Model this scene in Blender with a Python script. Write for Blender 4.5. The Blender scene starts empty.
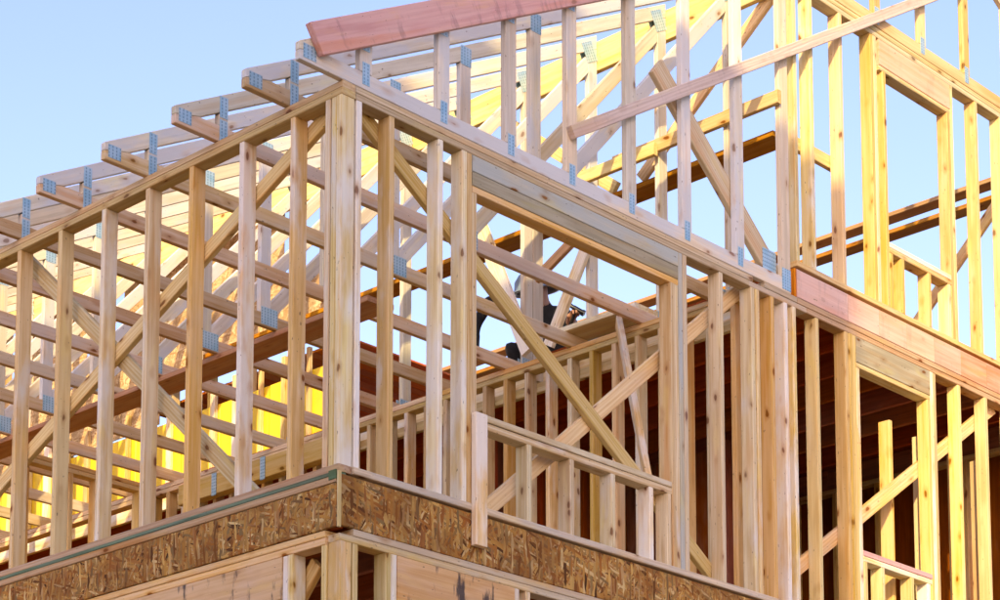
import bpy, bmesh, math, random
from mathutils import Vector, Matrix, Quaternion
random.seed(7)
sc = bpy.context.scene
col = sc.collection
Z0 = 5.04            # height of the framed storey's deck above the ground

# ------------------------------------------------------------------ camera
cam = bpy.data.cameras.new('camera')
cam.sensor_fit = 'HORIZONTAL'; cam.sensor_width = 36.0
cam.lens = 36.0 * 2.220; cam.shift_y = 0.581; cam.clip_end = 3000; cam.clip_start = 0.1
camo = bpy.data.objects.new('camera', cam); col.objects.link(camo)
yaw, pitch = math.radians(43.40), math.radians(7.42)
camo.location = (-7.1853, -7.8926, -3.4396 + Z0)
fwd = Vector((math.cos(yaw)*math.cos(pitch), math.sin(yaw)*math.cos(pitch), math.sin(pitch)))
camo.rotation_euler = fwd.to_track_quat('-Z', 'Y').to_euler()
sc.camera = camo

# ------------------------------------------------------------------ light
SUN_AZ = math.radians(215)      # direction to the sun in plan, from +X counter-clockwise
SUN_EL = math.radians(18)
world = bpy.data.worlds.new('World'); sc.world = world; world.use_nodes = True
nt = world.node_tree
bg = nt.nodes['Background']
sky = nt.nodes.new('ShaderNodeTexSky'); sky.sky_type = 'NISHITA'; sky.sun_disc = False
sky.sun_elevation = SUN_EL
sky.sun_rotation = math.pi/2 - SUN_AZ
sky.air_density = 1.0; sky.dust_density = 1.3; sky.ozone_density = 1.6; sky.altitude = 0
wb_ = nt.nodes.new('ShaderNodeMix'); wb_.data_type = 'RGBA'; wb_.blend_type = 'MULTIPLY'; wb_.inputs[0].default_value = 1
wb_.inputs[7].default_value = (1.07, .89, 1.0, 1)       # white balance of the whole sky
nt.links.new(sky.outputs[0], wb_.inputs[6]); nt.links.new(wb_.outputs[2], bg.inputs[0]); bg.inputs[1].default_value = 0.15
sun = bpy.data.lights.new('sun', 'SUN'); sun.energy = 2.5; sun.angle = math.radians(0.6)
sun.color = (1.0, 0.76, 0.36)
suno = bpy.data.objects.new('sun', sun); col.objects.link(suno)
sd = Vector((math.cos(SUN_AZ)*math.cos(SUN_EL), math.sin(SUN_AZ)*math.cos(SUN_EL), math.sin(SUN_EL)))
suno.rotation_euler = sd.to_track_quat('Z', 'Y').to_euler(); suno.location = (-20, -20, 30)
sc.view_settings.view_transform = 'Standard'; sc.view_settings.look = 'None'
sc.view_settings.exposure = 1.34; sc.view_settings.gamma = 1.0
sc.cycles.use_denoising = True
sc.cycles.max_bounces = 10; sc.cycles.diffuse_bounces = 5

# ------------------------------------------------------------------ materials
def nodes_of(name):
    m = bpy.data.materials.new(name); m.use_nodes = True
    t = m.node_tree; b = t.nodes['Principled BSDF']
    return m, t, b
def N(t, kind, **kw):
    n = t.nodes.new(kind)
    for k, v in kw.items(): setattr(n, k, v)
    return n
def mixc(t, fac, a, b, mode='MIX'):
    n = N(t, 'ShaderNodeMix', data_type='RGBA', blend_type=mode)
    for sock, v in ((n.inputs[0], fac), (n.inputs[6], a), (n.inputs[7], b)):
        if isinstance(v, bpy.types.NodeSocket): t.links.new(v, sock)
        elif isinstance(v, tuple): sock.default_value = (*v, 1)
        else: sock.default_value = v
    return n.outputs[2]
def math_n(t, op, a, b=None):
    n = N(t, 'ShaderNodeMath', operation=op)
    for i, v in enumerate((a, b)):
        if v is None: continue
        if isinstance(v, bpy.types.NodeSocket): t.links.new(v, n.inputs[i])
        else: n.inputs[i].default_value = v
    return n.outputs[0]
def ramp(t, fac, lo, hi, a=0.0, b=1.0):
    n = N(t, 'ShaderNodeMapRange'); n.interpolation_type = 'SMOOTHSTEP'
    t.links.new(fac, n.inputs[0]); n.inputs[1].default_value = lo; n.inputs[2].default_value = hi
    n.inputs[3].default_value = a; n.inputs[4].default_value = b
    return n.outputs[0]
def scaled(t, vec, s, rot=(0, 0, 0)):
    n = N(t, 'ShaderNodeMapping'); t.links.new(vec, n.inputs[0]); n.inputs[3].default_value = s; n.inputs[2].default_value = rot
    return n.outputs[0]
def noise(t, vec, scale, detail=4, rough=.55):
    n = N(t, 'ShaderNodeTexNoise'); t.links.new(vec, n.inputs[0]); n.inputs['Scale'].default_value = scale
    n.inputs['Detail'].default_value = detail; n.inputs['Roughness'].default_value = rough
    return n.outputs[0]
def rand_coords(t):
    tc = N(t, 'ShaderNodeTexCoord'); oi = N(t, 'ShaderNodeObjectInfo')
    c = N(t, 'ShaderNodeCombineXYZ')
    for i, k in enumerate((37.0, 91.0, 13.0)):
        t.links.new(math_n(t, 'MULTIPLY', oi.outputs['Random'], k), c.inputs[i])
    a = N(t, 'ShaderNodeVectorMath', operation='ADD')
    t.links.new(tc.outputs['Object'], a.inputs[0]); t.links.new(c.outputs[0], a.inputs[1])
    r1 = oi.outputs['Random']
    w = N(t, 'ShaderNodeTexWhiteNoise', noise_dimensions='1D'); t.links.new(math_n(t, 'MULTIPLY', r1, 317.0), w.inputs['W'])
    return a.outputs[0], r1, w.outputs['Value'], w.outputs['Color'], tc

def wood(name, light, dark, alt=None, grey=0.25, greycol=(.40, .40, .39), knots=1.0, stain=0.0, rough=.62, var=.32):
    m, t, b = nodes_of(name)
    v, r1, r2, rc, tc = rand_coords(t)
    g1 = noise(t, scaled(t, v, (.55, 16, 16)), 3.0, 7, .62)
    g2 = noise(t, scaled(t, v, (1.2, 60, 60)), 3.0, 3, .6)
    wv = N(t, 'ShaderNodeTexWave', bands_direction='Y'); t.links.new(scaled(t, v, (.10, 1, .55)), wv.inputs[0])
    wv.inputs['Scale'].default_value = 16; wv.inputs['Distortion'].default_value = 5.5
    wv.inputs['Detail'].default_value = 2; wv.inputs['Detail Scale'].default_value = 1.2
    f = math_n(t, 'ADD', math_n(t, 'MULTIPLY', ramp(t, g1, .32, .72), .6), math_n(t, 'MULTIPLY', wv.outputs[1], .38))
    f = math_n(t, 'ADD', f, math_n(t, 'MULTIPLY', g2, .18))
    c = mixc(t, ramp(t, f, .12, .95), light, dark)
    # colour drifts along and across each piece: heartwood, sapwood, damp
    hw = noise(t, scaled(t, v, (.7, 9, 9)), 1.3, 3, .5)
    c = mixc(t, ramp(t, hw, .52, .70, 0, .55), c, tuple(x*y for x, y in zip(dark, (1.12, .86, .62))))
    hw2 = noise(t, scaled(t, v, (1.4, 7, 7)), 1.7, 3, .5)
    c = mixc(t, ramp(t, hw2, .56, .70, 0, .5), c, tuple(min(.85, x*y) for x, y in zip(light, (1.04, 1.0, .68))))
    if alt: c = mixc(t, ramp(t, r2, .45, .95, 0, .75), c, mixc(t, ramp(t, f, .1, 1.), alt, dark))
    # blotches greyed by weather; on pale lumber they also stand for bluish skylight
    gn = noise(t, scaled(t, v, (1.1, 4, 4)), 1.6, 4, .6)
    gl = math_n(t, 'ADD', gn, math_n(t, 'MULTIPLY', math_n(t, 'SUBTRACT', r1, .5), .35))
    c = mixc(t, ramp(t, gl, .5, .72, 0, grey), c, greycol)
    # knots
    if knots:
        dn = N(t, 'ShaderNodeTexNoise'); t.links.new(scaled(t, v, (6, 14, 14)), dn.inputs[0]); dn.inputs['Scale'].default_value = 1.5
        dv = N(t, 'ShaderNodeVectorMath', operation='MULTIPLY_ADD'); t.links.new(dn.outputs['Color'], dv.inputs[0])
        dv.inputs[1].default_value = (.25, .25, .25); t.links.new(scaled(t, v, (4.2, 9, 9)), dv.inputs[2])
        vo = N(t, 'ShaderNodeTexVoronoi'); t.links.new(dv.outputs[0], vo.inputs[0]); vo.inputs['Scale'].default_value = 1.0
        k = ramp(t, vo.outputs['Distance'], .07, .13, 1, 0)
        halo = ramp(t, vo.outputs['Distance'], .10, .28, .45, 0)
        c = mixc(t, math_n(t, 'MULTIPLY', halo, knots), c, tuple(x*y for x, y in zip(dark, (.72, .55, .45))))
        c = mixc(t, math_n(t, 'MULTIPLY', k, knots*.85), c, (.17, .065, .022))
    # dirt specks and stains
    sp = noise(t, scaled(t, v, (9, 22, 22)), 3.2, 2, .5)
    c = mixc(t, ramp(t, sp, .70, .76, 0, .7), c, (.10, .07, .05))
    if stain:
        st = noise(t, scaled(t, v, (6.5, 1.4, 1.6)), 1.8, 5, .65)
        c = mixc(t, ramp(t, st, .55, .66, 0, stain), c, (.035, .033, .04))
    hs = N(t, 'ShaderNodeHueSaturation'); t.links.new(c, hs.inputs['Color'])
    t.links.new(ramp(t, r1, 0, 1, 1-var*.55, 1+var*.45), hs.inputs['Value'])
    t.links.new(ramp(t, r2, 0, 1, .90, 1.28), hs.inputs['Saturation'])
    r3 = N(t, 'ShaderNodeSeparateColor'); t.links.new(rc, r3.inputs[0])
    t.links.new(ramp(t, r3.outputs[1], 0, 1, .492, .514), hs.inputs['Hue'])
    t.links.new(hs.outputs[0], b.inputs['Base Color'])
    b.inputs['Roughness'].default_value = rough; b.inputs['Specular IOR Level'].default_value = .16
    bp = N(t, 'ShaderNodeBump'); bp.inputs['Strength'].default_value = .35; bp.inputs['Distance'].default_value = .004
    t.links.new(f, bp.inputs['Height']); t.links.new(bp.outputs[0], b.inputs['Normal'])
    return m

def osb(name, cols, gain=1.0):
    m, t, b = nodes_of(name)
    v, r1, r2, rc, tc = rand_coords(t)
    wn = noise(t, v, 5, 2)
    dv = N(t, 'ShaderNodeVectorMath', operation='ADD'); t.links.new(v, dv.inputs[0])
    wc = N(t, 'ShaderNodeTexNoise'); t.links.new(v, wc.inputs[0]); wc.inputs['Scale'].default_value = 9
    ws = N(t, 'ShaderNodeVectorMath', operation='SCALE'); t.links.new(wc.outputs['Color'], ws.inputs[0]); ws.inputs['Scale'].default_value = .03
    t.links.new(ws.outputs[0], dv.inputs[1])
    last = None; h = None
    for i, (ang, sx, sy) in enumerate(((.25, 9, 40), (1.15, 10, 44), (2.0, 10, 50), (2.7, 10, 44), (1.5, 9, 40), (.5, 11, 60), (2.2, 10, 58), (1.0, 12, 75), (2.85, 12, 75), (1.6, 11, 66))):
        vo = N(t, 'ShaderNodeTexVoronoi'); t.links.new(scaled(t, scaled(t, dv.outputs[0], (1, 1, 1), (0, ang, 0)), (sx, sx, sy)), vo.inputs[0]); vo.inputs['Scale'].default_value = 1
        se = N(t, 'ShaderNodeSeparateColor'); t.links.new(vo.outputs['Color'], se.inputs[0])
        cr = N(t, 'ShaderNodeValToRGB'); t.links.new(se.outputs[0], cr.inputs[0])
        e = cr.color_ramp.elements
        e[0].position = 0; e[0].color = (*cols[0], 1); e[1].position = 1; e[1].color = (*cols[-1], 1)
        for j, cc in enumerate(cols[1:-1]):
            q = e.new((j+1)/(len(cols)-1)); q.color = (*cc, 1)
        if last is None: last, h = cr.outputs[0], se.outputs[0]
        else:
            keep = ramp(t, se.outputs[1], .60, .63)
            last = mixc(t, keep, last, cr.outputs[0])
            hm = N(t, 'ShaderNodeMix'); t.links.new(keep, hm.inputs[0]); t.links.new(h, hm.inputs[2]); t.links.new(se.outputs[2], hm.inputs[3]); h = hm.outputs[0]
    big = noise(t, scaled(t, v, (2.2, 2, 3)), 1.5, 5, .6)
    last = mixc(t, ramp(t, big, .42, .66, 0, .6), last, tuple(x*.55 for x in cols[1]))
    st = noise(t, scaled(t, v, (9, 9, 1.2)), 1.3, 4, .6)
    last = mixc(t, ramp(t, st, .66, .76, 0, .8), last, (.05, .045, .04))
    t.links.new(last, b.inputs['Base Color'])
    b.inputs['Roughness'].default_value = .75; b.inputs['Specular IOR Level'].default_value = .15
    bp = N(t, 'ShaderNodeBump'); bp.inputs['Strength'].default_value = .8; bp.inputs['Distance'].default_value = .006
    t.links.new(h, bp.inputs['Height']); t.links.new(bp.outputs[0], b.inputs['Normal'])
    return m

def plain(name, c, rough=.6, metal=0.0, bump=0.0, var=.15, nscale=6):
    m, t, b = nodes_of(name)
    v, r1, r2, rc, tc = rand_coords(t)
    n1 = noise(t, v, nscale, 5, .6)
    cc = mixc(t, ramp(t, n1, .3, .75), tuple(x*(1+var) for x in c), tuple(x*(1-var*1.6) for x in c))
    t.links.new(cc, b.inputs['Base Color']); b.inputs['Roughness'].default_value = rough; b.inputs['Metallic'].default_value = metal
    if bump:
        bp = N(t, 'ShaderNodeBump'); bp.inputs['Strength'].default_value = bump; bp.inputs['Distance'].default_value = .01
        t.links.new(n1, bp.inputs['Height']); t.links.new(bp.outputs[0], b.inputs['Normal'])
    return m

def steel_plate(name):
    m, t, b = nodes_of(name)
    v, r1, r2, rc, tc = rand_coords(t)
    s = N(t, 'ShaderNodeSeparateXYZ'); t.links.new(tc.outputs['Object'], s.inputs[0])
    fx = math_n(t, 'FRACT', math_n(t, 'MULTIPLY', s.outputs[0], 40.0)); fz = math_n(t, 'FRACT', math_n(t, 'MULTIPLY', s.outputs[2], 52.0))
    slot = math_n(t, 'MULTIPLY', ramp(t, math_n(t, 'ABSOLUTE', math_n(t, 'SUBTRACT', fx, .5)), .15, .22, 1, 0),
                  ramp(t, math_n(t, 'ABSOLUTE', math_n(t, 'SUBTRACT', fz, .5)), .30, .36, 1, 0))
    n1 = noise(t, v, 14, 3)
    c = mixc(t, ramp(t, n1, .3, .7), (.30, .50, .62), (.45, .60, .68))
    c = mixc(t, math_n(t, 'MULTIPLY', slot, .75), c, (.16, .26, .33))
    t.links.new(c, b.inputs['Base Color']); b.inputs['Metallic'].default_value = .35; b.inputs['Roughness'].default_value = .42
    return m

W = {
 'stud':  wood('pale_lumber', (.75, .65, .43), (.59, .43, .215), alt=(.74, .575, .35), grey=.68, greycol=(.70, .71, .70)),
 'gold':  wood('sun_gold_lumber', (.75, .58, .31), (.62, .42, .19), alt=(.74, .55, .34), grey=.25, greycol=(.58, .55, .5)),  # lumber tone, with warm low sunlight partly put into its gold
 'truss': wood('weathered_truss_lumber', (.71, .66, .56), (.57, .50, .39), alt=(.73, .63, .49), grey=.85, greycol=(.52, .54, .56), knots=.8, var=.25),
 'chord': wood('tan_chord_lumber', (.70, .56, .39), (.55, .38, .22), alt=(.66, .52, .40), grey=.45, greycol=(.50, .49, .48)),
 'grey':  wood('weathered_header_lumber', (.47, .43, .34), (.35, .31, .23), grey=.85, greycol=(.36, .39, .38), knots=1.0, stain=0),
 'pink':  wood('pink_sealed_lumber', (.67, .41, .40), (.56, .31, .31), grey=.25, greycol=(.62, .45, .43), knots=.6, stain=.25, var=.15),
 'tanpink': wood('faded_pink_lumber', (.66, .53, .48), (.53, .40, .35), grey=.4, greycol=(.56, .50, .48), knots=.8, stain=.1, var=.15),
 'lvl':   wood('salmon_veneer_lumber', (.68, .46, .30), (.56, .34, .20), grey=.25, greycol=(.60, .46, .42), knots=.25, stain=.9, var=.15),
 'red':   wood('shade_brown_plank', (.50, .27, .12), (.38, .18, .07), grey=.1, knots=.7),  # natural lumber seen from below, its underside shade put into the brown
 'plate': wood('plate_lumber', (.62, .48, .33), (.47, .33, .20), grey=.55, greycol=(.40, .38, .34)),
 'green': wood('treated_green_strip', (.13, .20, .11), (.07, .11, .06), grey=.3, greycol=(.2, .24, .2), knots=0),
 'orange': wood('orange_soffit_board', (.62, .22, .05), (.45, .13, .03), grey=0, knots=.3),
 'osb':   osb('strand_board', [(.05, .022, .008), (.32, .12, .022), (.46, .24, .05), (.17, .11, .045), (.58, .36, .10), (.26, .09, .02), (.66, .50, .22)]),
 'osb_pale': osb('sunlit_strand_board', [(.34, .2, .09), (.5, .33, .16), (.62, .44, .24), (.7, .55, .33)]),  # strand board copy with sunlight put into its pale colours
 'sub':   wood('subfloor_panel', (.28, .10, .045), (.19, .06, .025), grey=.1, knots=.4),  # shade of the inner rooms put into the panel colour
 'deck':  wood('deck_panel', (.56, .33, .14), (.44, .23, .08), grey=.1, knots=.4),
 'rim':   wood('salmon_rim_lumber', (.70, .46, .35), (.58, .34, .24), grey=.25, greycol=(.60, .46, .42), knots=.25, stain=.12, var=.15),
 'joist': wood('shade_red_joist', (.42, .12, .045), (.28, .075, .026), grey=.1, knots=.5),  # joist lumber with the rooms' dark red gloom put into its colour
 'yellow': plain('yellow_building_wrap', (.80, .56, .02), .45, var=.12, nscale=3),
 'steel': steel_plate('galvanised_nail_plate'),
 'earth': plain('dark_earth', (.24, .165, .10), .95, bump=.6, var=.35, nscale=1.2),
 'concrete': plain('concrete', (.36, .34, .31), .9, bump=.3, var=.15),
 'render': plain('cream_render', (.45, .42, .36), .9, bump=.2),
 'black': plain('black_cloth', (.012, .012, .014), .85, var=.3, nscale=20),
 'helmet': plain('blue_grey_helmet', (.25, .33, .45), .45, var=.1),
 'skin':  plain('skin', (.42, .22, .14), .55, var=.12, nscale=14),
 'darkmetal': plain('dark_hammer_steel', (.03, .03, .035), .35, metal=.7),
 'rubber': plain('dark_grip', (.03, .03, .032), .7),
}

# ------------------------------------------------------------------ builders
MW = {}
def link(name, me, M, parent=None, mat=None):
    o = bpy.data.objects.new(name, me)
    if mat is not None and me is not None and not me.materials: me.materials.append(W[mat])
    elif mat is not None and me is not None and me.materials[0] != W[mat]:
        o.material_slots[0].link = 'OBJECT'; o.material_slots[0].material = W[mat]
    MW[o] = M
    if parent is not None:
        o.parent = parent; o.matrix_basis = MW[parent].inverted() @ M
    else:
        o.matrix_basis = Matrix.Translation((0, 0, Z0)) @ M
    col.objects.link(o)
    return o
def tag(o, label, cat=None, group=None, kind=None):
    if label: o['label'] = label
    if cat: o['category'] = cat
    if group: o['group'] = group
    if kind: o['kind'] = kind
    return o
def thing(name, label, cat, loc, group=None):
    return tag(link(name, None, Matrix.Translation(loc)), label, cat, group)

_cache = {}
def board_mesh(L, a, b, ch=.0035):
    key = (round(L, 3), round(a, 4), round(b, 4))
    if key in _cache: return _cache[key]
    ch = min(ch, a*.2, b*.2)
    ring = [(a/2-ch, b/2), (a/2, b/2-ch), (a/2, -b/2+ch), (a/2-ch, -b/2), (-a/2+ch, -b/2), (-a/2, -b/2+ch), (-a/2, b/2-ch), (-a/2+ch, b/2)]
    vs = [(-L/2, y, z) for y, z in ring] + [(L/2, y, z) for y, z in ring]
    fs = [(i, i+8, (i+1) % 8+8, (i+1) % 8) for i in range(8)] + [tuple(range(8)), tuple(range(15, 7, -1))]
    me = bpy.data.meshes.new('board'); me.from_pydata(vs, [], fs)
    bm = bmesh.new(); bm.from_mesh(me); bmesh.ops.recalc_face_normals(bm, faces=bm.faces); bm.to_mesh(me); bm.free()
    _cache[key] = me
    return me
def frame(ex, hint):
    ex = Vector(ex).normalized(); ey = Vector(hint); ey = (ey - ex*ey.dot(ex)).normalized(); ez = ex.cross(ey)
    return Matrix((ex, ey, ez)).transposed()
def board(parent, name, p0, p1, a, b, hint, mat, jit=0.0):
    """lumber from p0 to p1 (centre line); a is its size along hint, b across"""
    p0, p1 = Vector(p0), Vector(p1)
    R = frame(p1-p0, hint)
    if jit:
        R = R @ Matrix.Rotation(random.uniform(-1, 1)*math.radians(jit), 3, 'X')
    M = Matrix.Translation((p0+p1)/2) @ R.to_4x4()
    me = board_mesh((p1-p0).length, a, b)
    key = (me.name, mat)
    if key not in _cache:
        m2 = me if not me.materials else me.copy()
        if m2 is not me: m2.materials.clear()
        m2.materials.append(W[mat]); _cache[key] = m2
    return link(name, _cache[key], M, parent, mat)
def bx(parent, name, x0, x1, y0, y1, z0, z1, mat, jit=0.0):
    d = (x1-x0, y1-y0, z1-z0); c = ((x0+x1)/2, (y0+y1)/2, (z0+z1)/2)
    ax = max(range(3), key=lambda i: d[i]); ay, az = sorted(((ax+1) % 3, (ax+2) % 3), key=lambda i: d[i])
    p0 = list(c); p1 = list(c); p0[ax] -= d[ax]/2; p1[ax] += d[ax]/2
    hint = [0, 0, 0]; hint[ay] = 1
    return board(parent, name, p0, p1, d[ay], d[az], hint, mat, jit)
def stud_x(parent, xr, y0, z0, z1, mat='stud', name='stud', w=.038, d=.089):      # stud in a wall along X, right edge xr
    j = random.uniform(-.0025, .0025)
    return bx(parent, name, xr-w, xr, y0+j, y0+d+j, z0, z1, mat, .9)
def stud_y(parent, yr, x0, z0, z1, mat='stud', name='stud', w=.038, d=.089):      # stud in a wall along Y, far edge yr
    j = random.uniform(-.0025, .0025)
    return bx(parent, name, x0+j, x0+d+j, yr-w, yr, z0, z1, mat, .9)
def prism(parent, name, pts, y0, y1, ang, mat):
    """polygon in the XZ plane swept from y0 to y1; ang turns the grain"""
    o = Vector((sum(p[0] for p in pts)/len(pts), (y0+y1)/2, sum(p[1] for p in pts)/len(pts)))
    key = ('prism', tuple((round(p[0], 4), round(p[1], 4)) for p in pts), round(y1-y0, 4), mat)
    R = Matrix.Rotation(-ang, 3, 'Y')
    if key not in _cache:
        Ri = R.transposed(); n = len(pts); h = (y1-y0)/2
        vs = [Ri @ Vector((p[0]-o.x, -h, p[1]-o.z)) for p in pts] + [Ri @ Vector((p[0]-o.x, h, p[1]-o.z)) for p in pts]
        fs = [tuple(range(n)), tuple(range(2*n-1, n-1, -1))] + [(i, (i+1) % n, (i+1) % n+n, i+n) for i in range(n)]
        me = bpy.data.meshes.new(name); me.from_pydata(vs, [], fs)
        bm = bmesh.new(); bm.from_mesh(me); bmesh.ops.recalc_face_normals(bm, faces=bm.faces)
        bmesh.ops.bevel(bm, geom=bm.edges[:], offset=.003, segments=1, affect='EDGES')
        bm.to_mesh(me); bm.free(); me.materials.append(W[mat]); _cache[key] = me
    return link(name, _cache[key], Matrix.Translation(o) @ R.to_4x4(), parent, mat)

# ------------------------------------------------------------------ ground and foundation
def ground():
    bm = bmesh.new(); n = 60; S = 900
    for i in range(n+1):
        for j in range(n+1):
            u = (i/n*2-1); v = (j/n*2-1); x = S*u*abs(u)**1.5; y = S*v*abs(v)**1.5
            d = math.hypot(x-3, y-4)
            bm.verts.new((x, y, -Z0 + (0 if d < 14 else (math.sin(x*.05)*math.cos(y*.043))*min(1.5, (d-14)*.02))))
    bm.verts.ensure_lookup_table()
    for i in range(n):
        for j in range(n):
            a = i*(n+1)+j; bm.faces.new([bm.verts[k] for k in (a, a+n+1, a+n+2, a+1)])
    me = bpy.data.meshes.new('ground'); bm.to_mesh(me); bm.free()
    tag(link('ground', me, Matrix.Identity(4), None, 'earth'), 'bare dry earth building plot', None, None, 'structure')
ground()
XE, YE = 7.46, 10.4       # house footprint
GZ = -Z0

fd = thing('foundation', 'low concrete foundation kerb under the sheathed ground storey', 'foundation', (0, 0, GZ))
for a in ((-.06, XE+.06, -.06, .16), (-.06, XE+.06, YE-.16, YE+.06)): bx(fd, 'footing', *a, GZ-.05, GZ+.22, 'concrete')
for a in ((-.06, .16, .165, YE-.165), (XE-.16, XE+.06, .165, YE-.165)): bx(fd, 'footing', *a, GZ-.05, GZ+.22, 'concrete')

# tall unseen house added behind the camera to shade the corner from low sun
def shade_house():
    ca, sa = math.cos(SUN_AZ), math.sin(SUN_AZ)
    R = Matrix(((ca, sa, 0), (sa, -ca, 0), (0, 0, -1)))      # local x away from the site, y along its width
    R = Matrix(((ca, -sa, 0), (sa, ca, 0), (0, 0, 1)))
    M = Matrix.Translation((0, 0, -Z0)) @ R.to_4x4()
    o = link('added_shade_house', None, M); tag(o, 'tall plain unseen house added behind the camera to shade the corner', 'house')
    H, D, A, B = SHADE_H, 8.0, SHADE_A, SHADE_B
    def part(name, x0, x1, y0, y1, z0, z1, mat):
        d = Vector((x1-x0, y1-y0, z1-z0)); me = board_mesh(d.x, d.y, d.z).copy(); me.materials.clear()
        return link(name, me, M @ Matrix.Translation(((x0+x1)/2, (y0+y1)/2, (z0+z1)/2)), o, mat)
    part('wall', 12, 12.2, A, B, 0, H-1.2, 'render'); part('wall', 12+D, 12.2+D, A, B, 0, H-1.2, 'render')
    part('wall', 12.2, 12+D, A, A+.2, 0, H-1.2, 'render'); part('wall', 12.2, 12+D, B-.2, B, 0, H-1.2, 'render')
    for i in range(3):
        for j in range(4):
            y = A+1.0+j*(B-A-2.0)/3.6
            w = part('window', 11.96, 11.998, y, y+1.1, 1.0+i*3.0, 2.5+i*3.0, 'concrete')
    part('roof', 11.6, 12.6+D, A-.4, B+.3, H-1.198, H, 'concrete')
SHADE_H, SHADE_A, SHADE_B = 13.0, -4.5, 2.3
# ground storey: sheathed walls on studs, below the picture
def sheathed(label, along, p0, p1, fixed, inward, z0, z1):
    t = thing('sheathed_wall', label, 'wall', (p0, fixed, z0) if along == 'x' else (fixed, p0, z0), 'sheathed walls of the ground storey')
    n = max(1, round((p1-p0)/1.22)); w = (p1-p0)/n
    lo, hi = (fixed, fixed+.012) if inward > 0 else (fixed-.012, fixed)
    for i in range(n):
        a, b = p0+i*w+.002, p0+(i+1)*w-.002
        if along == 'x': bx(t, 'osb_panel', a, b, lo, hi, z0, z1, 'osb')
        else: bx(t, 'osb_panel', lo, hi, a, b, z0, z1, 'osb')
    f0, f1 = (fixed+.014, fixed+.103) if inward > 0 else (fixed-.103, fixed-.014)
    k = p0+.15
    while k < p1-.15:
        if along == 'x': bx(t, 'stud', k, k+.038, f0, f1, z0, z1, 'stud')
        else: bx(t, 'stud', f0, f1, k, k+.038, z0, z1, 'stud')
        k += .61
zb0, zb1 = GZ+.22, -2.75
shade_house()
sheathed('strand board wall of the ground storey facing the street', 'x', .11, XE-.11, 0, 1, zb0, zb1)
sheathed('strand board wall of the ground storey at the back', 'x', .11, XE-.11, YE, -1, zb0, zb1)
sheathed('strand board side wall of the ground storey under the truss tails', 'y', 0, YE, 0, 1, zb0, zb1)
sheathed('strand board side wall of the ground storey under the tall part', 'y', 0, YE, XE, -1, zb0, zb1)

# ------------------------------------------------------------------ decks between storeys
def deck(label, z_top, z_bot, y_in, osb_rows):
    t = thing('floor_deck', label, 'floor deck', (0, 0, z_bot))
    return t
d1 = deck('plain floor deck above the sheathed ground storey', -2.44, -2.75, 0, None)
for i in range(6):
    bx(d1, 'rim_board', i*XE/6+.001, (i+1)*XE/6-.001, 0, .03, -2.75, -2.462, 'osb')
    bx(d1, 'rim_board', .031, XE-.031, YE-.03, YE, -2.75, -2.462, 'osb') if i == 0 else None
for i in range(7):
    bx(d1, 'rim_board', 0, .03, .032+i*(YE-.064)/7, .03+(i+1)*(YE-.064)/7, -2.75, -2.462, 'osb')
for i in range(12):
    x = .35+i*.61
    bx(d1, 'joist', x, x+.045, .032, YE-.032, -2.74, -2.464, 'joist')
for i in range(3):
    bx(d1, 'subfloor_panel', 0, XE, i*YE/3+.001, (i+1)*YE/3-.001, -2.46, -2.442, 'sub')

d2 = thing('floor_deck', 'strand board rim band wrapping the corner below the stud walls', 'floor deck', (0, 0, -.3))
xs = [.012, 1.02, 2.24, 3.46, 4.68, 5.9, XE]
for a, b in zip(xs[:-1], xs[1:]): bx(d2, 'osb_panel', a+.0015, b-.0015, 0, .025, -.275, -.012, 'osb')
ys = [.004, .92, 1.55, 2.77, 3.99, 5.21, 6.43, 7.65, YE]
for a, b in zip(ys[:-1], ys[1:]): bx(d2, 'osb_panel', -.012, .010, a+.0015, b-.0015, -.285, -.062, 'osb')
bx(d2, 'corner_strip', -.012, .010, -.010, .002, -.29, -.004, 'stud')
bx(d2, 'edge_plate', -.016, .06, .006, YE, -.060, -.024, 'plate')
bx(d2, 'deck_edge', -.012, .05, .006, YE, -.022, -.001, 'green')
bx(d2, 'corner_flashing', -.020, -.010, .004, .055, -.045, .004, 'green')
for i in range(18):
    x = .30+i*.406
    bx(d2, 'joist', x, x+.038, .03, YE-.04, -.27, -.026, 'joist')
bx(d2, 'joist', .02, .058, .03, YE-.04, -.28, -.062, 'joist')
for i in range(4):
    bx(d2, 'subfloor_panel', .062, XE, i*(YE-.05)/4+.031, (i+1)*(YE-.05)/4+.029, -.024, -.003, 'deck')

# upper deck of the tall part, with the pink rim
XT = 3.905
d3 = thing('floor_deck', 'salmon pink rim board of the upper floor, nailed over the right hand wall', 'floor deck', (XT, 0, 2.05))
xs = [XT, 4.47, 4.83, 5.16, 5.50, 5.84, 6.18, 6.52, 6.86, XE]
bx(d3, 'rim_end_block', XT-.024, XT-.001, .002, .040, 2.052, 2.236, 'orange')
for a, b in zip(xs[:-1], xs[1:]): bx(d3, 'rim_board', a+.001, b-.001, 0, .038, 2.052, 2.238, 'rim')
bx(d3, 'rim_board', XT-.002, XT+.030, .040, .16, 2.052, 2.238, 'orange')
for i in range(8):
    x = 4.0+i*.406
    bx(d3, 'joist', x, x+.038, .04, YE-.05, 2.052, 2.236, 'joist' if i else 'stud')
for i in range(4):
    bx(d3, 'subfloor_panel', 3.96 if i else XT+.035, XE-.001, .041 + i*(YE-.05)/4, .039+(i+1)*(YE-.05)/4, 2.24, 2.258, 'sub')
for i in range(4):
    bx(d3, 'rim_board', XE-.032, XE, .042+i*2.2, .040+(i+1)*2.2, 2.052, 2.238, 'joist')
bx(d3, 'rim_board', 3.98, XE-.034, YE-.048, YE-.012, 2.052, 2.238, 'joist')

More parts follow.
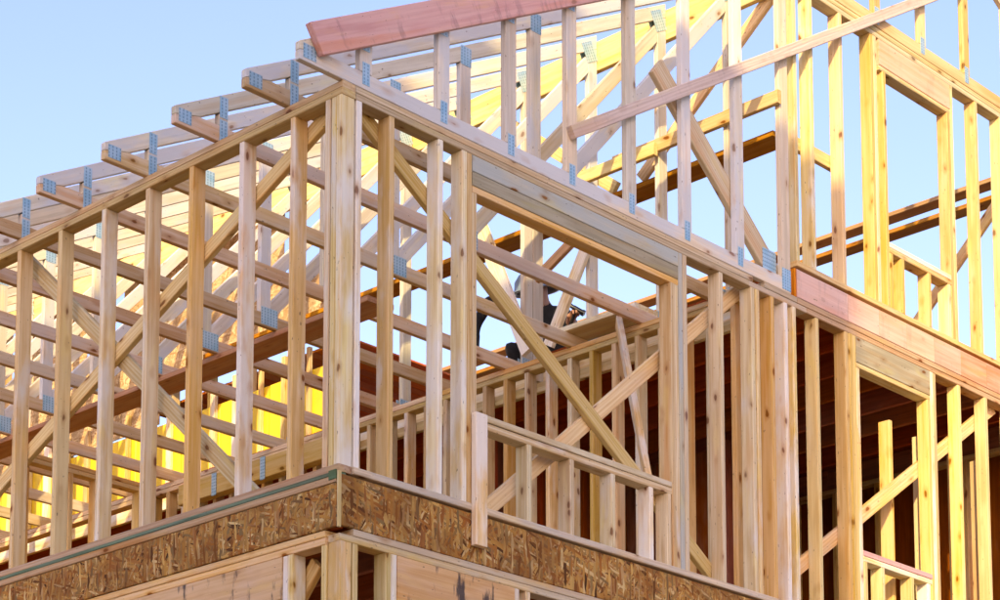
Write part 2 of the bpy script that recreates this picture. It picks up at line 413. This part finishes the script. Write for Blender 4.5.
# ------------------------------------------------------------------ lower storey (its head shows at the bottom of the picture)
lr = thing('wall_frame', 'lower storey wall with stained salmon header under the right rim band', 'wall', (0, 0, -2.44))
zt, zbm = -.353, -2.442
bx(lr, 'top_plate', .10, XE, 0, .089, -.313, -.277, 'plate'); bx(lr, 'top_plate', .012, XE, .001, .090, -.351, -.315, 'plate')
bx(lr, 'bottom_plate', .012, XE, 0, .089, -2.441, -2.404, 'plate')
for x in (.05, .09, .135): stud_x(lr, x, 0, -2.402, zt, 'stud', 'corner_stud')
stud_x(lr, .36, 0, -2.402, zt, 'stud'); stud_x(lr, .40, 0, -2.402, zt, 'stud')
bx(lr, 'header', .402, 1.27, -.004, .034, -.62, zt, 'lvl'); bx(lr, 'header', .402, 1.27, .05, .088, -.62, zt, 'lvl')
stud_x(lr, 1.31, 0, -2.402, zt); stud_x(lr, 1.40, 0, -2.402, zt)
x = 1.85
while x < XE-.05: stud_x(lr, x, 0, -2.402, zt); x += .406
ll = thing('wall_frame', 'lower storey wall with long salmon header under the left rim band', 'wall', (0, .1, -2.44))
bx(ll, 'top_plate', -.004, .085, .095, YE, -.322, -.287, 'gold'); bx(ll, 'top_plate', -.002, .087, .095, YE, -.360, -.324, 'gold')
bx(ll, 'bottom_plate', 0, .089, .14, YE, -2.441, -2.404, 'plate')
stud_y(ll, .128, 0, -2.402, -.362); stud_y(ll, .375, 0, -2.402, -.362); stud_y(ll, .415, 0, -2.402, -.362)
bx(ll, 'header', -.004, .034, .417, 2.1, -.58, -.362, 'lvl'); bx(ll, 'header', .05, .088, .417, 2.1, -.58, -.362, 'lvl')
bx(ll, 'header', -.004, .034, 2.102, 3.9, -.58, -.362, 'lvl')
bx(ll, 'header_plate', 0, .089, .417, 2.1, -.620, -.582, 'stud')
y = 2.2
stud_y(ll, 2.14, .04, -2.402, -.582); stud_y(ll, 3.94, 0, -2.402, -.362)
y = 4.3
while y < YE: stud_y(ll, y, 0, -2.402, -.362); y += .406
board(ll, 'brace', (.112, .27, -.40), (.112, 1.9, -2.2), .089, .038, (0, 1, 1), 'gold')
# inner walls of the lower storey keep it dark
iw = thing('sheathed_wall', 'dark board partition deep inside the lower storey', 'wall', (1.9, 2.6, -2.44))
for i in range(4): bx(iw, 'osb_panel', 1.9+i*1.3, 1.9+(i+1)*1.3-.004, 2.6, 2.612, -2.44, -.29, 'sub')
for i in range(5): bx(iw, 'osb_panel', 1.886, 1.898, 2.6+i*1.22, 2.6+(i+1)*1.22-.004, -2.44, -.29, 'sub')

# ------------------------------------------------------------------ left wall of the framed storey
wl = thing('wall_frame', 'long stud wall under the truss tails with two crossed inner braces', 'wall', (0, 0, 0))
bx(wl, 'bottom_plate', -.004, .085, .002, YE, 0, .037, 'plate')
bx(wl, 'top_plate', -.002, .089, 0, 4.2, 1.974, 2.010, 'gold'); bx(wl, 'top_plate', 0, .089, .002, 3.1, 2.012, 2.049, 'gold')
bx(wl, 'top_plate', 0, .089, 4.202, YE, 1.974, 2.010, 'gold'); bx(wl, 'top_plate', .001, .089, 3.102, YE, 2.012, 2.049, 'gold')
zs0, zs1 = .038, 1.973
lys = [8.96, 9.37, 9.78, 10.18, .401, .807, 1.233, 1.62, 2.017, 2.437, 2.85, 3.26, 3.67, 4.08, 4.49, 4.9, 5.3, 5.71, 6.12, 6.53, 6.93, 7.34, 7.75, 8.15, 8.56]
for i, y in enumerate(lys): stud_y(wl, y, 0, zs0, zs1, 'stud' if i % 3 else 'gold')
stud_y(wl, .128, 0, zs0, zs1, 'stud', 'corner_stud'); stud_y(wl, .083, 0, zs0, zs1, 'stud', 'corner_stud'); stud_y(wl, .042, 0, zs0, zs1, 'stud', 'corner_stud')
board(wl, 'diagonal_brace', (.112, .22, 1.97), (.112, 4.3, .07), .089, .038, (0, 1, 2), 'gold')
board(wl, 'diagonal_brace', (.152, 2.96, 1.99), (.152, .80, .06), .089, .038, (0, 1, -1), 'stud')

# ------------------------------------------------------------------ right wall of the framed storey, with the wide opening
wr = thing('wall_frame', 'stud wall with wide window opening under a weathered grey header', 'wall', (.09, 0, 0))
bx(wr, 'bottom_plate', .088, 3.86, -.013, .076, 0, .037, 'plate')
bx(wr, 'top_plate', .092, 3.40, 0, .089, 1.974, 2.010, 'plate'); bx(wr, 'top_plate', .092, 3.44, .001, .089, 2.012, 2.049, 'plate')
bx(wr, 'top_plate', 3.402, XT+.1, .002, .089, 1.974, 2.010, 'plate'); bx(wr, 'top_plate', 3.56, XT-.004, 0, .089, 2.012, 2.049, 'plate')
stud_x(wr, .137, 0, zs0, zs1, 'stud', 'corner_stud')
for x in (.369, .725): stud_x(wr, x, 0, zs0, zs1)
for x in (.904, .943): stud_x(wr, x, 0, zs0, zs1, 'stud', 'king_stud')
stud_x(wr, .983, 0, zs0, 1.762, 'stud', 'jack_stud')
hd = bx(wr, 'header', .945, 2.698, -.002, .036, 1.882, 1.973, 'grey')
bx(wr, 'header', .945, 2.698, .052, .089, 1.803, 1.973, 'gold')
bx(wr, 'header', .945, 2.698, -.001, .037, 1.803, 1.880, 'grey')
bx(wr, 'header_plate', .945, 2.698, 0, .089, 1.764, 1.801, 'gold')
stud_x(wr, 2.66, 0, .038, 1.763, 'stud', 'jack_stud'); stud_x(wr, 2.698, 0, .038, 1.763, 'stud', 'jack_stud')
stud_x(wr, 2.742, 0, zs0, zs1, 'grey', 'king_stud'); stud_x(wr, 2.784, 0, zs0, zs1, 'stud', 'king_stud')
bx(wr, 'sill_plate', .985, 2.62, 0, .089, .470, .507, 'stud'); board(wr, 'sill_plate', (.985, .044, .533), (2.62, .044, .527), .089, .036, (0, 1, 0), 'stud')
for x in (1.056, 1.414, 1.759, 2.113, 2.451, 2.614): stud_x(wr, x, 0, zs0, .469, 'stud', 'cripple_stud')
for x in (3.137, 3.455, 3.50, 3.655, 3.795, 3.885): stud_x(wr, x, 0, zs0, zs1, 'stud' if x != 3.655 else 'gold')
board(wr, 'diagonal_brace', (.20, .112, 2.0), (3.17, .112, .08), .089, .038, (1, 0, 1.5), 'stud')
board(wr, 'diagonal_brace', (1.13, .152, .03), (3.50, .152, 2.02), .089, .038, (-1, 0, 1), 'gold')

# loose boards on that wall
hb = tag(bx(None, 'loose_board', .933, 1.022, -.044, -.006, -.19, .53, 'stud'), 'short upright board nailed over the strand board rim below the window sill', 'board')
sb = tag(board(None, 'prop_board', (2.66, .20, .56), (3.50, 1.14, 2.08), .038, .089, (1, -1, 0), 'stud'), 'steep prop board leaning from the window sill up to the dark inner wall', 'board')

# ------------------------------------------------------------------ tall part: wall below the pink rim
wt = thing('wall_frame', 'stud wall with narrow window opening below the salmon pink rim', 'wall', (XT, 0, 0))
bx(wt, 'bottom_plate', XT-.04, XE, -.013, .076, 0, .037, 'plate')
bx(wt, 'top_plate', XT+.102, XE, .001, .089, 1.974, 2.010, 'plate'); bx(wt, 'top_plate', XT, XE, 0, .089, 2.012, 2.049, 'plate')
for x in (4.138, 4.464, 5.829, 6.175, 6.52, 6.90, 7.28, 7.44): stud_x(wt, x, 0, zs0, zs1, 'gold')
stud_x(wt, 4.508, 0, zs0, zs1, 'gold', 'king_stud'); stud_x(wt, 4.588, 0, zs0, 1.764, 'stud', 'jack_stud'); stud_x(wt, 4.548, 0, zs0, zs1, 'gold', 'king_stud')
bx(wt, 'header', 4.55, 5.43, -.002, .036, 1.80, 1.973, 'grey'); bx(wt, 'header', 4.55, 5.43, .052, .089, 1.80, 1.973, 'stud')
bx(wt, 'header_plate', 4.55, 5.43, 0, .089, 1.766, 1.798, 'stud')
stud_x(wt, 5.43, 0, zs0, 1.764, 'gold', 'jack_stud'); stud_x(wt, 5.47, 0, zs0, zs1, 'stud', 'king_stud'); stud_x(wt, 5.51, 0, zs0, zs1, 'gold', 'king_stud')
bx(wt, 'sill_plate', 4.59, 5.40, -.001, .089, .470, .504, 'stud'); bx(wt, 'sill_plate', 4.59, 5.40, -.003, .087, .506, .542, 'pink')
for x in (4.63, 4.83, 5.175, 5.38): stud_x(wt, x, 0, zs0, .469, 'stud', 'cripple_stud')
board(wt, 'diagonal_brace', (3.62, .112, .06), (6.42, .112, 1.99), .089, .038, (-1, 0, 1), 'gold')
for x in (5.20, 5.62, 6.06, 6.36): stud_x(wt, x, .16, zs0, 1.6, 'gold')

# ------------------------------------------------------------------ tall part: upper wall
wu = thing('wall_frame', 'upper storey stud wall with small square window frame against the sky', 'wall', (XT, 0, 2.26))
bx(wu, 'bottom_plate', XT, XE, -.003, .086, 2.259, 2.296, 'gold')
bx(wu, 'top_plate', XT, XE, 0, .089, 4.176, 4.212, 'stud'); bx(wu, 'top_plate', XT-.04, XE, .001, .090, 4.214, 4.250, 'stud')
u0, u1 = 2.297, 4.175
for x in (4.129, 4.464, 4.83, 6.158, 6.50, 6.85, 7.20, 7.45): stud_x(wu, x, 0, u0, u1, 'stud' if x < 4.3 else 'gold')
stud_x(wu, XT+.038, 0, u0, u1, 'stud', 'king_stud')
stud_x(wu, 4.87, 0, u0, u1, 'gold', 'king_stud'); stud_x(wu, 4.975, 0, u0, 3.955, 'gold', 'jack_stud')
bx(wu, 'header', 4.90, 5.785, -.002, .036, 3.99, 4.174, 'rim'); bx(wu, 'header', 4.90, 5.785, .052, .089, 3.99, 4.174, 'lvl')
bx(wu, 'header_plate', 4.90, 5.785, 0, .089, 3.956, 3.988, 'stud')
stud_x(wu, 5.785, 0, u0, 3.955, 'gold', 'jack_stud'); stud_x(wu, 5.825, 0, u0, u1, 'gold', 'king_stud')
bx(wu, 'sill_plate', 4.977, 5.745, -.001, .089, 2.68, 2.716, 'stud'); bx(wu, 'sill_plate', 4.977, 5.745, 0, .088, 2.718, 2.755, 'stud')
for x in (5.016, 5.151, 5.482, 5.74): stud_x(wu, x, 0, u0, 2.679, 'gold', 'cripple_stud')
bx(wu, 'blocking', 3.95, 4.50, .092, .130, 3.12, 3.21, 'stud')

# end wall of the tall part, seen from inside
we = thing('wall_frame', 'end wall with two flat plates seen from below against the sky', 'wall', (XE-.1, .1, 2.26))
for k, z in enumerate((4.176, 4.03)): bx(we, 'top_plate', XE-.112, XE+.03, .092, YE, z, z+.036, 'red' if k else 'red')
bx(we, 'bottom_plate', XE-.09, XE, .092, YE, 2.259, 2.296, 'gold')
for y in (.45, 3.4, 4.2, 5.0, 5.8, 6.6, 7.4, 8.2): bx(we, 'stud', XE-.09, XE-.002, y, y+.038, u0, 4.029, 'gold')
board(we, 'diagonal_brace', (XE-.13, .35, 4.16), (XE-.13, 2.2, 2.3), .089, .036, (0, 1, 1), 'gold')
wn = thing('wall_frame', 'end wall of the tall part below its upper floor', 'wall', (XE-.1, .1, 0))
bx(wn, 'top_plate', XE-.09, XE, .092, YE, 2.012, 2.049, 'gold'); bx(wn, 'bottom_plate', XE-.09, XE, .092, YE, 0, .037, 'gold')
y = .5
while y < YE: bx(wn, 'stud', XE-.09, XE, y, y+.038, .038, 2.010, 'gold'); y += .406

# ------------------------------------------------------------------ inner wall between the roofed part and the tall part
wi = thing('wall_frame', 'dark backed inner wall of close set studs seen through the window opening', 'wall', (3.56, .1, 0))
bx(wi, 'bottom_plate', 3.56, 3.649, .092, YE, 0, .037, 'plate')
bx(wi, 'top_plate', 3.56, 3.649, .092, 4.0, 1.974, 2.010, 'gold'); bx(wi, 'top_plate', 3.558, 3.647, .092, 3.0, 2.012, 2.049, 'gold')
bx(wi, 'top_plate', 3.56, 3.649, 4.002, YE, 1.974, 2.010, 'gold'); bx(wi, 'top_plate', 3.558, 3.647, 3.002, YE, 2.012, 2.049, 'gold')
y = .274
while y < 6.3: stud_y(wi, y, 3.56, .038, 1.973, 'gold' if random.random() < .6 else 'stud'); y += .1965
bx(wi, 'beam', 3.47, 3.556, 3.9, 5.7, 1.79, 1.95, 'gold')
for y in (4.30, 4.67, 5.25): bx(wi, 'joist_hanger', 3.462, 3.468, y-.028, y+.028, 1.775, 1.955, 'steel')
bx(wi, 'ribbon_board', 3.652, 3.69, .2, 6.0, 1.85, 1.92, 'stud')
for i in range(8): bx(wn, 'sheathing_panel', XE+.002, XE+.014, .02+i*1.29, .02+(i+1)*1.29-.004, 0, 2.05, 'sub')
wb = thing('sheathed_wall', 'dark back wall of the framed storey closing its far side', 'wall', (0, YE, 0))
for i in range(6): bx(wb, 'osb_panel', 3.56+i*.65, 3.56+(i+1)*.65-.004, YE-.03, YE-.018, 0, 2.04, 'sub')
# deep rooms behind it
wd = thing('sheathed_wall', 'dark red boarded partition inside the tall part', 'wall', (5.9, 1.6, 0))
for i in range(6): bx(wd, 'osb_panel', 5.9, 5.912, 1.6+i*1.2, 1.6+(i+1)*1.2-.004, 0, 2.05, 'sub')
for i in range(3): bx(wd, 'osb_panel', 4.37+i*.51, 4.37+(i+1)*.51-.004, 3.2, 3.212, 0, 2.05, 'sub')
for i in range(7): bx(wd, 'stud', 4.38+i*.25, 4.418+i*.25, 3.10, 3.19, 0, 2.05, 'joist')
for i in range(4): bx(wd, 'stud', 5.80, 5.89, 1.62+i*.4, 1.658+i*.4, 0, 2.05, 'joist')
wp = thing('wall_frame', 'short cross partition between the truss wall and the inner wall', 'wall', (2.3, 6.1, 0))
bx(wp, 'top_plate', 2.3, 3.55, 6.1, 6.189, 1.974, 2.010, 'gold'); bx(wp, 'top_plate', 2.3, 3.55, 6.1, 6.189, 2.012, 2.049, 'gold')
bx(wp, 'bottom_plate', 2.3, 3.55, 6.1, 6.189, 0, .037, 'gold')
for x in (2.345, 2.75, 3.0, 3.05, 3.42, 3.54): stud_x(wp, x, 6.1, .038, 1.973, 'gold')

# ------------------------------------------------------------------ roof trusses
SL = .54; ANG = math.atan(SL); XTAIL, XEND = -.29, 3.838
zt_ = lambda x: 2.147 + SL*(x-XTAIL)
zb_ = lambda x: zt_(x) - .101
def plate_part(par, x, z, w, h, y, ang=0.0, up=None):
    M = Matrix.Translation((x, y, z)) @ Matrix.Rotation(-ang, 4, 'Y')
    key = ('np', w, h)
    if key not in _cache:
        me = bpy.data.meshes.new('nail_plate')
        q = [(-w/2, -h/2), (w/2, -h/2), (w/2, h/2), (-w/2, h/2)]
        vs = [(a, -.0012, b) for a, b in q] + [(a, .0012, b) for a, b in q]
        me.from_pydata(vs, [], [(0, 1, 2, 3), (7, 6, 5, 4), (0, 4, 5, 1), (1, 5, 6, 2), (2, 6, 7, 3), (3, 7, 4, 0)])
        me.materials.append(W['steel']); _cache[key] = me
    return link('nail_plate', _cache[key], M, par, 'steel')
ORD = ['', 'first', 'second', 'third', 'fourth', 'fifth', 'sixth', 'seventh', 'eighth', 'ninth', 'tenth', 'eleventh', 'twelfth', 'thirteenth', 'fourteenth', 'fifteenth', 'sixteenth', 'seventeenth']
TY = [0.0, .415, .99, 1.605, 2.215, 2.825, 3.435, 4.045, 4.655, 5.265, 5.875, 6.485, 7.1, 7.7, 8.3, 8.9, 9.5, 10.1]
for k, y in enumerate(TY):
    y0, y1 = y, y+.038
    lab = ('weathered gable truss with upright webs standing on the header wall' if k == 0 else
           'pale roof truss with blue nail plates, %s one behind the gable truss' % ORD[k])
    t = thing('roof_truss', lab, 'roof truss', (0, y, 2.05), 'roof trusses')
    prism(t, 'bottom_chord', [(XTAIL, 2.05), (3.84, 2.05), (3.84, 2.139), (-.125, 2.139), (XTAIL, 2.10)], y0, y1, 0, 'chord' if k else 'truss')
    prism(t, 'top_chord', [(XTAIL, 2.1015), (-.125, 2.1405), (XEND, zb_(XEND)), (XEND, zt_(XEND)), (XTAIL, zt_(XTAIL))], y0, y1, ANG, 'truss')
    prism(t, 'end_post', [(3.749, 2.1405), (XEND, 2.1405), (XEND, zb_(XEND)-.0015), (3.749, zb_(3.749)-.0015)], y0, y1, math.pi/2, 'truss')
    ps = [(-.225, 2.105, .085, .075, .0)]
    if k == 0:
        for xr in (.205, .772, 1.294, 1.80, 2.322, 2.838, 3.36):
            a, b = xr-.089, xr
            prism(t, 'gable_stud', [(a, 2.1405), (b, 2.1405), (b, zb_(b)-.0015), (a, zb_(a)-.0015)], y0, y1, math.pi/2, 'truss')
            ps += [(xr-.045, 2.135, .05, .12, 0), (xr-.045, zt_(xr-.045)-.07, .05, .12, 0)]
        board(t, 'diagonal_brace', (2.58, .062, 3.12), (3.78, .062, 2.12), .15, .036, (1, 0, 1), 'stud')
        ps += [(3.79, 2.13, .09, .14, 0), (3.79, zt_(3.79)-.08, .1, .14, 0)]
        bx(t, 'nail_plate', 3.60, 3.74, .038+.003, .0425, 2.10, 2.30, 'steel')
    else:
        prism(t, 'heel_web', [(.005, 2.1405), (.068, 2.1405), (.068, zb_(.068)-.0015), (.005, zb_(.005)-.0015)], y0, y1, math.pi/2, 'truss')
        prism(t, 'web', [(1.862, 2.1405), (1.951, 2.1405), (1.951, zb_(1.951)-.0015), (1.862, zb_(1.862)-.0015)], y0, y1, math.pi/2, 'truss')
        # long diagonal web
        p, q = Vector((1.953, 2.16)), Vector((3.748, 4.135))
        d = (q-p).normalized(); nrm = Vector((-d.y, d.x))*.0445
        s0 = (2.1405-(p-nrm).y)/d.y; 
        prism(t, 'diagonal_web', [(1.953, 2.1405), tuple(p-nrm+d*s0), (3.748, (p-nrm+d*((3.748-(p-nrm).x)/d.x)).y), (3.748, (p+nrm+d*((3.748-(p+nrm).x)/d.x)).y), (1.953, (p+nrm+d*((1.953-(p+nrm).x)/d.x)).y)], y0, y1, math.atan2(d.y, d.x), 'truss')
        ps += [(.037, 2.115, .055, .12, 0), (.037, zt_(.037)-.075, .055, .12, 0), (1.94, 2.12, .14, .12, 0), (1.907, zt_(1.907)-.075, .09, .12, 0),
               (3.78, 2.12, .11, .12, 0), (3.76, zt_(3.76)-.11, .12, .14, ANG)]
    for (x, z, w, h, a) in ps:
        plate_part(t, x, z, w, h, y0-.0014, a)
        if k and x > 0: plate_part(t, x, z, w, h, y1+.0014, a)

# beams and boards tied to the trusses
rb = tag(bx(None, 'ridge_beam', 3.842, 3.886, .0, 10.2, 4.12, 4.335, 'gold'), 'long golden ridge beam along the high ends of the trusses', 'beam')
lg = tag(bx(None, 'ledger_board', 3.890, 4.082, .16, 6.0, 3.18, 3.216, 'red'), 'flat brown ledger board running behind the truss end posts', 'board')
lb = tag(bx(None, 'lateral_brace', 3.702, 3.740, -.02, 1.36, 3.275, 3.364, 'stud'), 'upper lateral brace board crossing the truss end posts by the gable', 'board')
lb2 = tag(bx(None, 'lateral_brace', 3.660, 3.698, .96, 2.10, 3.235, 3.322, 'gold'), 'shorter golden lateral brace lapped under the upper one', 'board')
rp = tag(bx(None, 'support_plank', 2.005, 2.235, 1.95, 7.0, 2.012, 2.049, 'red'), 'wide plank with shade painted dark brown, lying flat under the truss bottoms', 'plank')
tag(bx(None, 'loose_plank', 3.50, 3.742, 1.0, 1.74, 2.1415, 2.178, 'stud'), 'flat plank resting on the truss bottoms above the inner wall', 'plank')
tag(bx(None, 'built_up_post', 3.842, 3.95, 2.215, 2.253, 2.052, 3.178, 'truss'), 'broad whitish post beside the crouching worker', 'post')
tag(board(None, 'slanted_brace', (3.70, 1.94, 2.18), (3.70, 1.47, 3.0), .089, .038, (0, 1, 1), 'stud'), 'slanted pale brace leaning between truss ends beside the hammer', 'board')
tag(board(None, 'wind_brace', (3.912, .10, 4.20), (3.912, 1.28, 3.25), .089, .036, (0, 1, 1), 'gold'), 'golden wind brace sloping down from the ridge beam to the brown ledger', 'board')
tag(board(None, 'wind_brace', (3.912, 2.75, 4.25), (3.912, 1.50, 3.25), .089, .036, (0, 1, -1), 'gold'), 'second wind brace under the ridge beam, sloping the opposite way', 'board')
tag(board(None, 'slanted_brace', (3.70, 2.62, 3.30), (3.70, 2.13, 2.19), .11, .038, (0, 1, -1), 'stud'), 'pale slanted brace just behind the long window brace', 'board')
tag(board(None, 'cross_brace', (3.66, 2.02, 2.67), (3.66, 1.38, 3.0), .07, .036, (0, 1, 1), 'red'), 'short brown brace under the middle of the grey header', 'board')
pr = prism(None, 'fly_rafter', [(-.262, 2.238), (-.170, 2.098), (3.88, 2.098+SL*4.05), (3.88, 2.238+SL*4.142)], -.044, -.003, ANG, 'pink')
tag(pr, 'wide pink rafter board fixed along the sloping edge of the gable truss', 'rafter')
tb = tag(board(None, 'brace_board', (1.72, -.022, 2.365), (6.3, -.022, 5.195), .075, .038, (0, 0, 1), 'tanpink'), 'thin faded pinkish board nailed diagonally across the gable uprights and upper wall', 'board')

# gable truss above the upper wall
gu = thing('roof_truss', 'gable truss standing on the upper wall above the small square window', 'roof truss', (XT, 0, 4.25))
UX = XT-.3
uz = lambda x: 4.345 + SL*(x-UX) if x < 5.75 else 4.345 + SL*(5.75-UX) - SL*(x-5.75)
prism(gu, 'bottom_chord', [(UX, 4.2515), (7.9, 4.2515), (7.9, 4.34), (UX, 4.34)], 0, .038, 0, 'gold')
prism(gu, 'top_chord', [(UX, 4.3415), (5.75, uz(5.75)-.0), (5.75, uz(5.75)+.1), (UX, 4.345+.1)], 0, .038, ANG, 'truss')
prism(gu, 'top_chord', [(5.7515, uz(5.75)), (7.9, uz(7.9)), (7.9, uz(7.9)+.1), (5.7515, uz(5.75)+.1)], 0, .038, -ANG, 'truss')
for xr in (4.40, 4.93, 5.495, 6.069, 6.64, 7.2):
    a, b = xr-.080, xr
    prism(gu, 'gable_stud', [(a, 4.3415), (b, 4.3415), (b, uz(b)-.002), (a, uz(a)-.002)], 0, .038, math.pi/2, 'gold')
    plate_part(gu, xr-.045, 4.335, .05, .12, -.0014)

# ------------------------------------------------------------------ far wing behind the trusses
wy = thing('panelled_wall', 'bright yellow wrapped panels of the far wing seen through the trusses', 'wall', (4.0, 4.3, 2.05))
y = 4.35
while y < 10.2:
    w = random.choice((.38, .5, .62)); bx(wy, 'wrap_panel', 4.0, 4.015, y, min(y+w, 10.3)-.006, 2.262, 2.80, 'yellow'); y += w
for i in range(12): bx(wy, 'stud', 4.018, 4.10, 4.5+i*.5, 4.538+i*.5, 2.262, 4.5, 'gold')
bx(wy, 'top_plate', 4.018, 4.107, 4.3, 10.3, 4.502, 4.538, 'gold')
for i in range(20): bx(wy, 'batten', 3.962, 3.998, 4.42+i*.29, 4.456+i*.29+random.uniform(0, .05), 2.262, 2.98, 'stud')
y = 4.55
for i in range(11):
    z0, z1 = (3.05 if i < 4 else 2.82), (4.5 if i % 4 else 4.2)
    if i in (0, 5, 8): z1 = 3.6
    bx(wy, 'sheathing_panel', 4.0, 4.012, y, y+.522, z0, z1, 'osb_pale')
    y += .527
so = thing('boarded_soffit', 'orange soffit of narrow boards behind the yellow panels', 'soffit', (4.11, 4.4, 3.0))
for i in range(24): bx(so, 'soffit_board', 4.11, 5.5, 4.4+i*.105, 4.4+i*.105+.099, 3.0, 3.018, 'orange')

# ------------------------------------------------------------------ the worker on the upper deck
def worker():
    V = []; E = []; Rd = []
    def v(p, r, par=None):
        V.append(Vector(p)); Rd.append(r)
        if par is not None: E.append((par, len(V)-1))
        return len(V)-1
    pel = v((4.62, 2.68, 2.47), .14)
    sp = v((4.58, 2.69, 2.62), .130, pel); ch = v((4.52, 2.70, 2.77), .140, sp)
    nk = v((4.465, 2.70, 2.885), .055, ch); hd0 = v((4.42, 2.70, 2.95), .080, nk); hd1 = v((4.40, 2.70, 3.03), .095, hd0); hd2 = v((4.41, 2.70, 3.10), .07, hd1)
    v((4.315, 2.705, 2.965), .012, hd0)
    def arm(sy, shp, elp, wrp, fd):
        s = v(shp, .072, ch); e = v(elp, .060, s); w = v(wrp, .036, e)
        fd = Vector(fd).normalized(); pm = v(Vector(wrp)+fd*.06, .032, w)
        side = fd.cross(Vector((0, 0, 1))).normalized()
        for k, ln in enumerate((.075, .085, .08, .06)):
            a = Vector(wrp)+fd*.10+side*(k-1.5)*.021
            f1 = v(a, .010, pm); f2 = v(a+fd*ln*.5+Vector((0, 0, -.012)), .009, f1); v(a+fd*ln*.6+Vector((0, 0, -.045)), .008, f2)
        t1 = v(Vector(wrp)+fd*.05+side*.045+Vector((0, 0, -.01)), .011, pm); v(Vector(wrp)+fd*.09+side*.05+Vector((0, 0, -.035)), .009, t1)
    arm(1, (4.50, 2.90, 2.85), (4.36, 3.14, 3.04), (4.29, 3.20, 2.84), (-.1, 0, -1))
    arm(-1, (4.50, 2.51, 2.79), (4.46, 2.37, 2.60), (4.36, 2.33, 2.66), (-.35, -.8, .25))
    for sy, yy in ((1, 2.79), (-1, 2.58)):
        h = v((4.60, yy, 2.44), .105, pel); k = v((4.31, yy+sy*.12, 2.62), .09, h); a = v((4.56, yy+sy*.06, 2.325), .048, k)
        v((4.42, yy+sy*.08, 2.295), .038, a)
    me = bpy.data.meshes.new('person_cage'); me.from_pydata([tuple(p) for p in V], E, [])
    o = bpy.data.objects.new('person_cage', me); col.objects.link(o)
    o.modifiers.new('skin', 'SKIN').use_smooth_shade = True
    for sv, r in zip(me.skin_vertices[0].data, Rd): sv.radius = (r, r)
    me.skin_vertices[0].data[0].use_root = True
    ss = o.modifiers.new('sub', 'SUBSURF'); ss.levels = 2
    dg = bpy.context.evaluated_depsgraph_get()
    body = bpy.data.meshes.new_from_object(o.evaluated_get(dg)); body.name = 'person'
    bpy.data.objects.remove(o)
    body.materials.clear(); body.materials.append(W['black']); body.materials.append(W['skin'])
    heads = [Vector((4.40, 2.70, 3.0)), Vector((4.285, 3.17, 2.69)), Vector((4.33, 2.28, 2.68))]
    for p in body.polygons:
        p.use_smooth = True
        c = p.center
        if (c-heads[0]).length < .135 or (c-heads[2]).length < .09: p.material_index = 1
    t = tag(link('person', body, Matrix.Identity(4)), 'crouching worker in black clothes and blue grey hard hat behind the trusses', 'person')
    bm = bmesh.new()
    prof = [(0.0, .155), (.06, .148), (.11, .122), (.148, .075), (.160, .02), (.162, 0), (.178, -.006), (.18, -.012), (.158, -.014), (.15, .0)]
    n = 28; rings = []
    for r, z in prof:
        rings.append([bm.verts.new((r*math.cos(a)*(1.12 if r > .16 else 1.05), r*math.sin(a), z)) for a in [2*math.pi*i/n for i in range(n)]] if r else [bm.verts.new((0, 0, z))])
    for i in range(n): bm.faces.new((rings[0][0], rings[1][i], rings[1][(i+1) % n]))
    for a, b in zip(rings[1:-1], rings[2:]):
        for i in range(n): bm.faces.new((a[i], b[i], b[(i+1) % n], a[(i+1) % n]))
    bmesh.ops.recalc_face_normals(bm, faces=bm.faces)
    hm = bpy.data.meshes.new('hard_hat'); bm.to_mesh(hm); bm.free()
    for p in hm.polygons: p.use_smooth = True
    link('hard_hat', hm, Matrix.Translation((4.405, 2.70, 3.005)) @ Matrix.Rotation(math.radians(-14), 4, 'Y'), t, 'helmet')
    # hammer held in the left hand
    h = thing('hammer', 'dark claw hammer held up by the crouching worker', 'hammer', (4.33, 2.26, 2.62))
    a, b = Vector((4.40, 2.40, 2.555)), Vector((4.30, 2.22, 2.70))
    board(h, 'handle', a, b, .028, .022, (0, 0, 1), 'rubber')
    d = (b-a).normalized(); s = Vector((.5, -.6, -.62)); s = (s-d*s.dot(d)).normalized()
    board(h, 'head', b-s*.02, b+s*.055, .03, .03, d, 'darkmetal'); board(h, 'face', b+s*.055, b+s*.075, .036, .036, d, 'darkmetal')
    board(h, 'claw', b-s*.02, b-s*.062+d*.006, .022, .026, d, 'darkmetal'); board(h, 'claw', b-s*.060+d*.004, b-s*.10-d*.022, .014, .024, d, 'darkmetal')
worker()
